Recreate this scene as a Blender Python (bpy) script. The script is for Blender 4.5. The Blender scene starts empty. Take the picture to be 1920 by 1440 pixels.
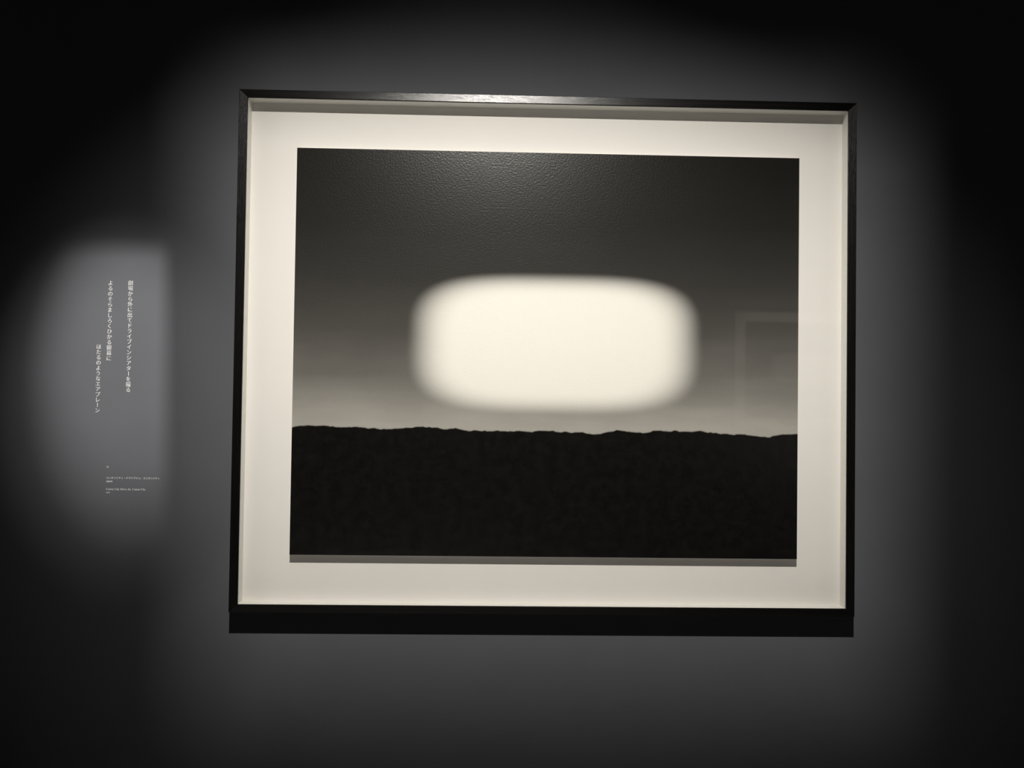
import bpy, bmesh, math, random
from mathutils import Matrix, Vector

random.seed(4)
scene = bpy.context.scene
C = scene.collection

# ------------------------------------------------------------------ camera
cam_data = bpy.data.cameras.new('camera')
cam_data.sensor_width = 36.0
cam_data.lens = 26.006
cam_data.clip_start = 0.05
cam = bpy.data.objects.new('camera', cam_data)
C.objects.link(cam)
cam.matrix_world = Matrix(((0.99965, -0.01401, -0.02244, -0.1524),
                           (-0.02269, -0.01826, -0.99958, -2.2318),
                           (0.01359, 0.99974, -0.01857, 1.4994),
                           (0, 0, 0, 1)))
scene.camera = cam

# ------------------------------------------------------------------ world, exposure
world = bpy.data.worlds.new('gallery_dark')
world.use_nodes = True
world.node_tree.nodes['Background'].inputs['Color'].default_value = (0.01, 0.01, 0.012, 1)
world.node_tree.nodes['Background'].inputs['Strength'].default_value = 0.2
scene.world = world
scene.view_settings.view_transform = 'Standard'
scene.view_settings.look = 'None'
scene.view_settings.exposure = 0.0
scene.view_settings.gamma = 1.0
scene.view_settings.use_curve_mapping = False


# ------------------------------------------------------------------ lamps (numbers at the top, fixtures further down)
def spot(name, loc, target, energy, angle, blend, radius, scale=(1, 1, 1), colour=(1.0, 0.955, 0.885)):
    d = bpy.data.lights.new(name, 'SPOT')
    d.energy = energy
    d.spot_size = math.radians(angle)
    d.spot_blend = blend
    d.shadow_soft_size = radius
    d.color = colour
    o = bpy.data.objects.new(name, d)
    C.objects.link(o)
    q = (Vector(target) - Vector(loc)).to_track_quat('-Z', 'Y')
    o.matrix_world = Matrix.Translation(loc) @ q.to_matrix().to_4x4() @ Matrix.Diagonal((*scale, 1))
    return o

PIC_LAMP = Vector((-0.175, -2.466, 3.86))
PIC_AIM = Vector((0.08, 0.0, 0.12))
TXT_LAMP = Vector((-1.24, -2.466, 3.86))
TXT_AIM = Vector((-1.24, 0.0, 1.60))
PIC_R, PIC_DOOR = 0.0085, 0.10          # source radius; distance of its barn doors
FILL_LAMP = Vector((-1.1, -4.6, 3.86))
FAR_LAMP = Vector((2.9, -4.6, 3.86))

# ------------------------------------------------------------------ helpers
def link(o, parent=None):
    C.objects.link(o)
    if parent is not None:
        o.parent = parent
    return o

def tag(o, label=None, cat=None, group=None, kind=None):
    if label: o['label'] = label
    if cat: o['category'] = cat
    if group: o['group'] = group
    if kind: o['kind'] = kind
    return o

def empty(name, loc):
    o = bpy.data.objects.new(name, None)
    o.empty_display_size = 0.05
    o.location = loc
    return link(o)

def mesh_obj(name, bm, mat, parent=None, smooth=False):
    me = bpy.data.meshes.new(name)
    bmesh.ops.recalc_face_normals(bm, faces=bm.faces)
    bm.to_mesh(me)
    bm.free()
    if smooth:
        for p in me.polygons: p.use_smooth = True
    me.materials.append(mat)
    return link(bpy.data.objects.new(name, me), parent)

def bm_box(x0, x1, y0, y1, z0, z1, bev=0.0, bm=None):
    own = bm is None
    bm = bm or bmesh.new()
    r = bmesh.ops.create_cube(bm, size=1.0)
    for v in r['verts']:
        v.co = Vector(((x0 + x1) / 2 + v.co.x * (x1 - x0), (y0 + y1) / 2 + v.co.y * (y1 - y0), (z0 + z1) / 2 + v.co.z * (z1 - z0)))
    if bev:
        es = list({e for v in r['verts'] for e in v.link_edges})
        bmesh.ops.bevel(bm, geom=es, offset=bev, segments=2, profile=0.5, affect='EDGES')
    return bm

def bm_lathe(profile, seg=32):
    """profile of (radius, z) spun about z, local coordinates"""
    bm = bmesh.new()
    rings = []
    for r, z in profile:
        rings.append([bm.verts.new((r * math.cos(2 * math.pi * k / seg), r * math.sin(2 * math.pi * k / seg), z)) for k in range(seg)])
    for a, b in zip(rings, rings[1:]):
        for k in range(seg):
            bm.faces.new((a[k], a[(k + 1) % seg], b[(k + 1) % seg], b[k]))
    return bm

# ------------------------------------------------------------------ materials
def new_mat(name):
    m = bpy.data.materials.new(name)
    m.use_nodes = True
    nt = m.node_tree
    return m, nt, nt.nodes['Principled BSDF']

def N(nt, kind, **kw):
    n = nt.nodes.new(kind)
    for k, v in kw.items():
        setattr(n, k, v)
    return n

def plain(name, col, rough=0.6, var=0.04, scale=30.0, bump=0.0, bump_scale=400.0, spec=0.5, metal=0.0, stretch=(1, 1, 1), rvar=0.0):
    m, nt, b = new_mat(name)
    tc = N(nt, 'ShaderNodeTexCoord')
    mp = N(nt, 'ShaderNodeMapping')
    mp.inputs['Scale'].default_value = stretch
    nt.links.new(tc.outputs['Object'], mp.inputs['Vector'])
    nz = N(nt, 'ShaderNodeTexNoise')
    nz.inputs['Scale'].default_value = scale
    nz.inputs['Detail'].default_value = 4
    nt.links.new(mp.outputs['Vector'], nz.inputs['Vector'])
    cr = N(nt, 'ShaderNodeValToRGB')
    cr.color_ramp.elements[0].position = 0.3
    cr.color_ramp.elements[1].position = 0.7
    cr.color_ramp.elements[0].color = (*[c * (1 - var) for c in col], 1)
    cr.color_ramp.elements[1].color = (*[min(1, c * (1 + var)) for c in col], 1)
    nt.links.new(nz.outputs['Fac'], cr.inputs['Fac'])
    nt.links.new(cr.outputs['Color'], b.inputs['Base Color'])
    b.inputs['Roughness'].default_value = rough
    b.inputs['Specular IOR Level'].default_value = spec
    b.inputs['Metallic'].default_value = metal
    if rvar:
        mr = N(nt, 'ShaderNodeMapRange')
        mr.inputs['To Min'].default_value = rough - rvar
        mr.inputs['To Max'].default_value = rough + rvar
        nt.links.new(nz.outputs['Fac'], mr.inputs['Value'])
        nt.links.new(mr.outputs['Result'], b.inputs['Roughness'])
    if bump:
        n2 = N(nt, 'ShaderNodeTexNoise')
        n2.inputs['Scale'].default_value = bump_scale
        n2.inputs['Detail'].default_value = 3
        nt.links.new(mp.outputs['Vector'], n2.inputs['Vector'])
        bp = N(nt, 'ShaderNodeBump')
        bp.inputs['Strength'].default_value = bump
        bp.inputs['Distance'].default_value = 0.001
        nt.links.new(n2.outputs['Fac'], bp.inputs['Height'])
        nt.links.new(bp.outputs['Normal'], b.inputs['Normal'])
    return m

WALL_GREY = plain('wall_paint', (0.124, 0.129, 0.141), 0.85, 0.03, 6, 0.12, 260, spec=0.2)
FLOOR_MAT = plain('floor_carpet', (0.14, 0.14, 0.145), 0.95, 0.25, 300, 0.5, 500, spec=0.1)
CEIL_MAT = plain('ceiling_paint', (0.012, 0.012, 0.013), 0.9, 0.05, 10, spec=0.1)
WOOD_H = plain('black_wood_horizontal', (0.0036, 0.0033, 0.0031), 0.25, 0.35, 9, 0.18, 60, spec=0.62, stretch=(0.5, 25, 25), rvar=0.04)
WOOD_V = plain('black_wood_vertical', (0.0036, 0.0033, 0.0031), 0.34, 0.35, 9, 0.9, 60, spec=0.5, stretch=(25, 25, 0.5), rvar=0.05)
SPACER = plain('spacer_white', (0.80, 0.79, 0.75), 0.55, 0.02, 40, spec=0.4)
MAT_PAPER = plain('mat_board_paper', (0.86, 0.83, 0.80), 0.85, 0.012, 3, 0.05, 700, spec=0.15)
PANEL_EDGE = plain('panel_white', (0.55, 0.54, 0.52), 0.6, 0.02, 60)
VINYL = plain('white_lettering', (0.86, 0.86, 0.85), 0.6, 0.02, 80, spec=0.3)
LAMP_BLACK = plain('lamp_black_metal', (0.02, 0.02, 0.02), 0.45, 0.1, 40, metal=0.0)

def glazing_mat():
    m, nt, b = new_mat('acrylic_glazing')
    out = nt.nodes['Material Output']
    nt.nodes.remove(b)
    tr = N(nt, 'ShaderNodeBsdfTransparent')
    tr.inputs['Color'].default_value = (0.985, 0.987, 0.983, 1)
    gl = N(nt, 'ShaderNodeBsdfGlossy')
    gl.inputs['Roughness'].default_value = 0.02
    fr = N(nt, 'ShaderNodeFresnel')
    fr.inputs['IOR'].default_value = 1.24
    mx = N(nt, 'ShaderNodeMixShader')
    nt.links.new(fr.outputs['Fac'], mx.inputs['Fac'])
    nt.links.new(tr.outputs['BSDF'], mx.inputs[1])
    nt.links.new(gl.outputs['BSDF'], mx.inputs[2])
    nt.links.new(mx.outputs['Shader'], out.inputs['Surface'])
    return m
GLAZING = glazing_mat()

def math_node(nt, op, a, b=None, clamp=False):
    n = N(nt, 'ShaderNodeMath', operation=op, use_clamp=clamp)
    for i, v in enumerate((a, b)):
        if v is None: continue
        if isinstance(v, (int, float)): n.inputs[i].default_value = v
        else: nt.links.new(v, n.inputs[i])
    return n.outputs[0]

def print_mat(w, h):
    """generic monochrome landscape print: dusk sky, plain pale field, dark hills (local x across, z up)"""
    m, nt, b = new_mat('monochrome_print')
    L = nt.links
    tc = N(nt, 'ShaderNodeTexCoord')
    sp = N(nt, 'ShaderNodeSeparateXYZ')
    L.new(tc.outputs['Object'], sp.inputs[0])
    u = math_node(nt, 'ADD', math_node(nt, 'DIVIDE', sp.outputs['X'], w), 0.5)
    v = math_node(nt, 'SUBTRACT', 0.5, math_node(nt, 'DIVIDE', sp.outputs['Z'], h))      # 0 top .. 1 bottom
    # sky tone by height
    sky = N(nt, 'ShaderNodeValToRGB')
    els = sky.color_ramp.elements
    els[0].position, els[0].color = 0.0, (0.0105, 0.0095, 0.0085, 1)
    els[1].position, els[1].color = 1.0, (0.40, 0.37, 0.32, 1)
    for pos, val in ((0.18, 0.019), (0.32, 0.038), (0.45, 0.080), (0.55, 0.155), (0.62, 0.27), (0.68, 0.42)):
        e = els.new(pos)
        e.color = (val * 1.03, val * 0.98, val * 0.90, 1)
    # faint streaky cloud in the sky
    mp = N(nt, 'ShaderNodeMapping')
    mp.inputs['Scale'].default_value = (1.4, 1, 5)
    L.new(tc.outputs['Object'], mp.inputs['Vector'])
    streak = N(nt, 'ShaderNodeTexNoise')
    streak.inputs['Scale'].default_value = 2.2
    streak.inputs['Detail'].default_value = 5
    L.new(mp.outputs['Vector'], streak.inputs['Vector'])
    vs = math_node(nt, 'ADD', v, math_node(nt, 'MULTIPLY', math_node(nt, 'SUBTRACT', streak.outputs['Fac'], 0.5), 0.07))
    # brighter towards the middle of the horizon
    L.new(vs, sky.inputs['Fac'])
    # pale field: a plain rounded shape with feathered edges
    dx = math_node(nt, 'POWER', math_node(nt, 'ABSOLUTE', math_node(nt, 'DIVIDE', math_node(nt, 'SUBTRACT', u, 0.515), 0.285)), 3.6)
    dy = math_node(nt, 'POWER', math_node(nt, 'ABSOLUTE', math_node(nt, 'DIVIDE', math_node(nt, 'SUBTRACT', v, 0.475), 0.172)), 3.6)
    dd = math_node(nt, 'ADD', dx, dy)
    cl = N(nt, 'ShaderNodeMapRange', interpolation_type='SMOOTHSTEP')
    cl.inputs['From Min'].default_value = 1.15
    cl.inputs['From Max'].default_value = 0.25
    L.new(dd, cl.inputs['Value'])
    mix1 = N(nt, 'ShaderNodeMix', data_type='RGBA')
    L.new(cl.outputs['Result'], mix1.inputs['Factor'])
    L.new(sky.outputs['Color'], mix1.inputs['A'])
    mix1.inputs['B'].default_value = (0.93, 0.90, 0.84, 1)
    # dark hill line along the horizon
    n2 = N(nt, 'ShaderNodeTexNoise', noise_dimensions='1D')
    n2.inputs['Scale'].default_value = 6.0
    n2.inputs['Detail'].default_value = 9
    n2.inputs['Roughness'].default_value = 0.55
    L.new(u, n2.inputs['W'])
    ridge = math_node(nt, 'SUBTRACT', 0.715, math_node(nt, 'MULTIPLY', n2.outputs['Fac'], 0.05))
    hill = N(nt, 'ShaderNodeMapRange')
    hill.inputs['From Min'].default_value = -0.0015
    hill.inputs['From Max'].default_value = 0.0015
    L.new(math_node(nt, 'SUBTRACT', v, ridge), hill.inputs['Value'])
    n3 = N(nt, 'ShaderNodeTexNoise')
    n3.inputs['Scale'].default_value = 30
    n3.inputs['Detail'].default_value = 8
    n3.inputs['Roughness'].default_value = 0.7
    L.new(tc.outputs['Object'], n3.inputs['Vector'])
    g = N(nt, 'ShaderNodeValToRGB')
    g.color_ramp.elements[0].position, g.color_ramp.elements[0].color = 0.42, (0.0045, 0.004, 0.0035, 1)
    g.color_ramp.elements[1].position, g.color_ramp.elements[1].color = 0.78, (0.011, 0.010, 0.0085, 1)
    L.new(n3.outputs['Fac'], g.inputs['Fac'])
    mix2 = N(nt, 'ShaderNodeMix', data_type='RGBA')
    L.new(hill.outputs['Result'], mix2.inputs['Factor'])
    L.new(mix1.outputs['Result'], mix2.inputs['A'])
    L.new(g.outputs['Color'], mix2.inputs['B'])
    L.new(mix2.outputs['Result'], b.inputs['Base Color'])
    b.inputs['Roughness'].default_value = 0.255
    b.inputs['Specular IOR Level'].default_value = 0.68
    n4 = N(nt, 'ShaderNodeTexNoise')
    n4.inputs['Scale'].default_value = 190
    n4.inputs['Detail'].default_value = 3
    L.new(tc.outputs['Object'], n4.inputs['Vector'])
    bp = N(nt, 'ShaderNodeBump')
    bp.inputs['Strength'].default_value = 0.5
    bp.inputs['Distance'].default_value = 0.0008
    L.new(n4.outputs['Fac'], bp.inputs['Height'])
    L.new(bp.outputs['Normal'], b.inputs['Normal'])
    return m

# ------------------------------------------------------------------ room
X0, X1, Y0, ZC = -4.6, 5.2, -7.05, 4.25
T = 0.15
def structure(name, box, mat):
    o = mesh_obj(name, bm_box(*box), mat)
    o['kind'] = 'structure'
    return o
structure('wall_back', (X0, X1, 0, T, 0, ZC), WALL_GREY)
structure('wall_front', (X0, X1, Y0 - T, Y0, 0, ZC), WALL_GREY)
structure('wall_left', (X0 - T, X0, Y0 - T, T, 0, ZC), WALL_GREY)
structure('wall_right', (X1, X1 + T, Y0 - T, T, 0, ZC), WALL_GREY)
structure('floor', (X0 - T, X1 + T, Y0 - T, T, -T, 0), FLOOR_MAT)
structure('ceiling', (X0 - T, X1 + T, Y0 - T, T, ZC, ZC + T), CEIL_MAT)

# ------------------------------------------------------------------ framed picture
FW, FH, FD = 1.829, 1.525, 0.066          # outer size, depth from the wall
IW, IH = 1.7772, 1.4770                   # sight size
MAT_D = 0.0425                            # mat board behind the front of the frame
PW, PH, PD = 1.4960, 1.1965, 0.0185       # print and its distance behind the frame front

def rail_bm(profile, hw, hh, side):
    """profile: list of (u, y): u outward from the sight edge, y depth; mitred along one side of a rectangle"""
    bm = bmesh.new()
    ends = []
    for s in (-1, 1):
        ring = []
        for ux, uz, y in profile:
            if side == 'top': p = (s * (hw + ux), y, hh + uz)
            elif side == 'bottom': p = (s * (hw + ux), y, -hh - uz)
            elif side == 'left': p = (-hw - ux, y, s * (hh + uz))
            else: p = (hw + ux, y, s * (hh + uz))
            ring.append(bm.verts.new(p))
        ends.append(ring)
    a, b = ends
    n = len(a)
    for k in range(n):
        bm.faces.new((a[k], a[(k + 1) % n], b[(k + 1) % n], b[k]))
    bm.faces.new(a)
    bm.faces.new(list(reversed(b)))
    return bm

def framed_picture(name, centre, flip):
    root = empty(name, (centre[0], centre[1], centre[2]))
    if flip:
        root.rotation_euler.z = math.pi
    hw, hh = IW / 2, IH / 2
    wx, wz = (FW - IW) / 2, (FH - IH) / 2
    c = 0.0012
    front, back = -FD, -0.0004
    prof = [(0, 0, front + c), (c * .8, c * .8, front), (wx - c, wz - c, front + .0010), (wx, wz, front + .0010 + c),
            (wx, wz, back), (0.010, 0.010, back), (0.010, 0.010, front + 0.0045), (0, 0, front + 0.0045)]
    for side in ('top', 'bottom', 'left', 'right'):
        mesh_obj('frame_rail', rail_bm(prof, hw, hh, side), WOOD_H if side in ('top', 'bottom') else WOOD_V, root)
    pane_y0, pane_y1 = front + 0.0046, front + 0.0076
    sp = [(0.0008, 0.0008, pane_y1 + 0.0002), (0.0095, 0.0095, pane_y1 + 0.0002), (0.0095, 0.0095, front + MAT_D), (0.0008, 0.0008, front + MAT_D)]
    for side in ('top', 'bottom', 'left', 'right'):
        o = mesh_obj('spacer', rail_bm(sp, hw, hh, side), SPACER, root)
    tag(mesh_obj('glazing', bm_box(-hw - .009, hw + .009, pane_y0, pane_y1, -hh - .009, hh + .009), GLAZING, root), 'clear reflective acrylic glazing')
    tag(mesh_obj('mat_board', bm_box(-hw - .0095, hw + .0095, front + MAT_D + 0.0001, -0.003, -hh - .0095, hh + .0095), MAT_PAPER, root), 'warm white mat board')
    px, pz = 0.001, 0.0005
    panel = mesh_obj('mount_panel', bm_box(px - PW / 2 + .0004, px + PW / 2 - .0004, front + PD + 0.0008, front + MAT_D, pz - PH / 2 - 0.0013, pz + PH / 2 - .0004), PANEL_EDGE, root)
    pr = mesh_obj('print', bm_box(-PW / 2, PW / 2, 0, 0.0008, -PH / 2, PH / 2), PRINT, panel)
    pr.location = (px, front + PD, pz)
    tag(pr, 'dark black-and-white night landscape print with a pale centre')
    return root
PRINT = print_mat(PW, PH)

pic = framed_picture('framed_picture', (0, 0, 1.63), False)
tag(pic, 'large black-framed monochrome landscape picture with wide white mat on the dark wall', 'picture')
far = framed_picture('framed_picture', (3.70, Y0, 1.89), True)
tag(far, 'picture on the opposite wall, faintly mirrored in the glazing of the large one', 'picture')

# ------------------------------------------------------------------ wall lettering
glyph_cache = {}
def text_geom(s, bold_x=0.012, thin=-0.012):
    """vertices and faces of a string of type (1 unit = 1 em), thin strokes widened sideways like a book face"""
    key = (s, bold_x, thin)
    if key in glyph_cache: return glyph_cache[key]
    cu = bpy.data.curves.new('type', 'FONT')
    cu.body = s
    cu.size = 1.0
    cu.offset = thin
    cu.resolution_u = 3
    ob = bpy.data.objects.new('type', cu)
    C.objects.link(ob)
    dg = bpy.context.evaluated_depsgraph_get()
    me = bpy.data.meshes.new_from_object(ob.evaluated_get(dg))
    vs = [tuple(v.co) for v in me.vertices]
    fs = [tuple(p.vertices) for p in me.polygons]
    bpy.data.objects.remove(ob)
    bpy.data.curves.remove(cu)
    bpy.data.meshes.remove(me)
    glyph_cache[key] = (vs, fs)
    return vs, fs

def lettering_mesh(name, s, em, upright_bar=False, centre_em=True, bold_x=0.012, thin=-0.012, width=None):
    vs, fs = text_geom(s, bold_x, thin)
    V, F = [], []
    for k, dx in enumerate((-bold_x, bold_x)):
        off = len(V)
        for x, y, z in vs:
            if centre_em:
                x, y = x - 0.5, y - 0.38
            if upright_bar:
                x, y = y, -x
            V.append(((x + dx) * em, -0.00035 - 0.00005 * k, y * em))
        F += [tuple(i + off for i in f) for f in fs]
    if width:
        lo = min(v[0] for v in V); hi = max(v[0] for v in V)
        V = [((v[0] - lo) * width / (hi - lo), v[1], v[2]) for v in V]
    me = bpy.data.meshes.new(name)
    me.from_pydata(V, [], F)
    me.update()
    # face the room (-y)
    for p in me.polygons:
        if p.normal.y > 0: p.flip()
    me.materials.append(VINYL)
    # give the film its thickness
    bm = bmesh.new()
    bm.from_mesh(me)
    r = bmesh.ops.extrude_face_region(bm, geom=list(bm.faces))
    for v in [g for g in r['geom'] if isinstance(g, bmesh.types.BMVert)]:
        v.co.y += 0.0003
    bm.to_mesh(me)
    bm.free()
    return me

char_mesh = {}
def text_column(chars, x, z_top, pitch, em, label):
    n = len(chars)
    root = empty('text_column', (x, 0, z_top - pitch * (n - 1) - em / 2))
    for k, ch in enumerate(chars):
        if ch not in char_mesh:
            char_mesh[ch] = lettering_mesh('character', ch, em, upright_bar=(ch == 'ー'))
        o = bpy.data.objects.new('character', char_mesh[ch])
        link(o, root)
        o.location = (0, 0, pitch * (n - 1 - k) + em / 2)
    tag(root, label, 'wall text', 'white vertical poem columns on the wall')
    return root

text_column('劇場から外に出てドライブインシアターを撮る', -1.2472, 1.8273, 0.01597, 0.0160,
            'rightmost and longest column of white vertical Japanese lettering on the grey wall')
text_column('よるのそらましろくひかる銀幕に', -1.3063, 1.8263, 0.01611, 0.0160,
            'middle column of white vertical Japanese lettering, starting level with the rightmost column')
text_column('ほたるのようなエアプレーン', -1.3365, 1.6351, 0.01581, 0.0160,
            'leftmost column of white vertical Japanese lettering, set lower than the other columns')

def serif(s):
    out = ''
    for ch in s:
        if 'A' <= ch <= 'Z': out += chr(0x1D400 + ord(ch) - 65)
        elif 'a' <= ch <= 'z': out += chr(0x1D41A + ord(ch) - 97)
        elif '0' <= ch <= '9': out += chr(0x1D7CE + ord(ch) - 48)
        else: out += ch
    return out

cap = empty('picture_caption', (-1.3055, 0, 1.1990))
tag(cap, 'small white caption lines low on the wall, below the Japanese columns', 'caption')
def cap_line(name, s, z, em, width, thin=-0.02, bold=0.004):
    me = lettering_mesh(name, s, em, centre_em=False, bold_x=bold, thin=thin, width=width)
    o = link(bpy.data.objects.new(name, me), cap)
    o.location = (0, 0, z - 1.1990)
    return o
cap_line('caption_number', serif('11'), 1.2745, 0.0078, 0.0064)
cap_line('caption_line', 'ユニオンシティ・ドライブイン、ユニオンシティ', 1.2422, 0.0074, 0.1570, thin=0.0)
cap_line('caption_line', serif('1993') + '年', 1.2322, 0.0058, 0.0188, thin=0.0)
cap_line('caption_line', serif('Union City Drive-In, Union City'), 1.2087, 0.0092, 0.1168)
cap_line('caption_line', serif('1993'), 1.1992, 0.0056, 0.0118)

# ------------------------------------------------------------------ track spotlights on the ceiling
def track(name, x0, x1, y, label):
    bm = bm_box(x0, x1, y - .018, y + .018, ZC - .034, ZC)
    bm = bm_box(x0 + .01, x1 - .01, y - .006, y + .006, ZC - .036, ZC - .034, bm=bm)
    return tag(mesh_obj(name, bm, LAMP_BLACK), label, 'lighting track')

def spotlight(lamp, aim, label, flaps=()):
    root = empty('track_spotlight', (lamp.x, lamp.y, ZC - .036))
    base = Matrix.Translation(-Vector(root.location))
    q = (aim - lamp).to_track_quat('-Z', 'Y').to_matrix().to_4x4()
    M = base @ Matrix.Translation(lamp) @ q
    def put(name, bm, mat=LAMP_BLACK, smooth=False):
        bm.transform(M)
        return mesh_obj(name, bm, mat, root, smooth)
    # open housing; the lamp sits in its mouth, light leaves along local -z
    put('housing', bm_lathe([(0.012, 0.16), (0.045, 0.155), (0.052, 0.13), (0.052, -0.012), (0.048, -0.012), (0.048, 0.03), (0.0, 0.03)]), smooth=False)
    for s in (-1, 1):
        put('yoke_arm', bm_box(s * 0.055 - .002, s * 0.055 + .002, -.012, .012, 0.03, 0.23, .001))
    put('yoke_bridge', bm_box(-.057, .057, -.012, .012, .228, .234, .001))
    top = M @ Vector((0, 0, .234))
    bm = bmesh.new()
    bmesh.ops.create_cone(bm, cap_ends=True, segments=16, radius1=.009, radius2=.009, depth=1)
    d = Vector((0, 0, 0)) - top
    bm.transform(Matrix.Translation(top / 2) @ d.to_track_quat('Z', 'Y').to_matrix().to_4x4() @ Matrix.Diagonal((1, 1, d.length, 1)))
    mesh_obj('stem', bm, LAMP_BLACK, root)
    for f in flaps:
        put('barn_door', bm_box(*f))
    tag(root, label, 'spotlight')
    return root

track('lighting_track', X0 + .4, X1 - .4, PIC_LAMP.y, 'black ceiling track above the dark wall carrying the two spotlights')

# picture lamp with four barn doors that frame its beam around the picture (soft edge: the doors sit close to the lamp)
spot('picture_lamp', PIC_LAMP, PIC_AIM, 490, 70, 1.0, PIC_R, (2.2, 1.0, 1))
# added weak spot past the barn doors, imitating stray light of this lamp
spot('picture_halo_fill', PIC_LAMP + Vector((0, PIC_DOOR + .005, -PIC_DOOR * .93)), (-0.10, 0.0, 1.58), 115, 41, 1.0, 0.008, (1.5, 1.0, 1))
k = PIC_DOOR / -PIC_LAMP.y
ex0, ex1 = [(x - PIC_LAMP.x) * k for x in (-0.995, 1.03)]
ez0, ez1 = [(z - PIC_LAMP.z) * k for z in (0.68, 2.46)]
pl = spotlight(PIC_LAMP, PIC_AIM, 'black track spotlight aimed at the large framed picture')
off = PIC_LAMP - Vector(pl.location)
for (x0, x1, z0, z1) in ((ex0 - .12, ex0, ez0 - .1, ez1 + .1), (ex1, ex1 + .12, ez0 - .1, ez1 + .1),
                         (ex0, ex1, ez1, ez1 + .1), (ex0, ex1, ez0 - .1, ez0)):
    mesh_obj('barn_door', bm_box(off.x + x0, off.x + x1, off.y + PIC_DOOR - .0006, off.y + PIC_DOOR, off.z + z0, off.z + z1), LAMP_BLACK, pl)

# text lamp with two barn doors cutting the top and right side of its beam
Mt = Matrix.Translation(TXT_LAMP) @ (TXT_AIM - TXT_LAMP).to_track_quat('-Z', 'Y').to_matrix().to_4x4()
Mi = Mt.inverted()
pc = Mi @ Vector((-1.1437, 0, 1.935))            # corner of the lit patch on the wall, seen from the lamp
flap_d = 0.26
fx = pc.x / -pc.z * flap_d
fy = pc.y / -pc.z * flap_d
spot('text_lamp', TXT_LAMP, TXT_AIM, 490, 13.8, 1.0, 0.0028, (0.82, 1.0, 1), (1.0, 0.955, 0.91))
# second spot added beyond the flaps to imitate the text lamp's spill
spot('text_halo_fill', TXT_LAMP + (TXT_AIM - TXT_LAMP).normalized() * (flap_d + .005), (-1.26, 0.0, 1.53), 165, 16.0, 1.0, 0.008, (1.0, 1.0, 1), (1.0, 0.955, 0.91))
spotlight(TXT_LAMP, TXT_AIM, 'black track spotlight with barn doors aimed at the wall lettering',
          [(fx, fx + .07, -.07, fy + .07, -flap_d - .0008, -flap_d), (-.07, fx, fy, fy + .07, -flap_d - .0008, -flap_d)])

# lamp for the picture on the opposite wall
far_aim = Vector((3.70, Y0, 1.89))
spot('far_picture_lamp', FAR_LAMP, far_aim, 420, 42, 0.7, 0.02, (1.2, 0.95, 1))
track('lighting_track', X0 + .4, X1 - .4, FAR_LAMP.y, 'black ceiling track nearer the opposite wall')
spotlight(FAR_LAMP, far_aim, 'black track spotlight aimed at the picture on the opposite wall')

# added fill lamp on the same track: its floor bounce lifts the picture wall
fill_aim = Vector((-0.9, -3.4, 0.0))
spot('added_floor_fill', FILL_LAMP, fill_aim, 480, 62, 0.8, 0.03)
spotlight(FILL_LAMP, fill_aim, 'added black track spotlight, a fill light pointing down at the gallery floor')
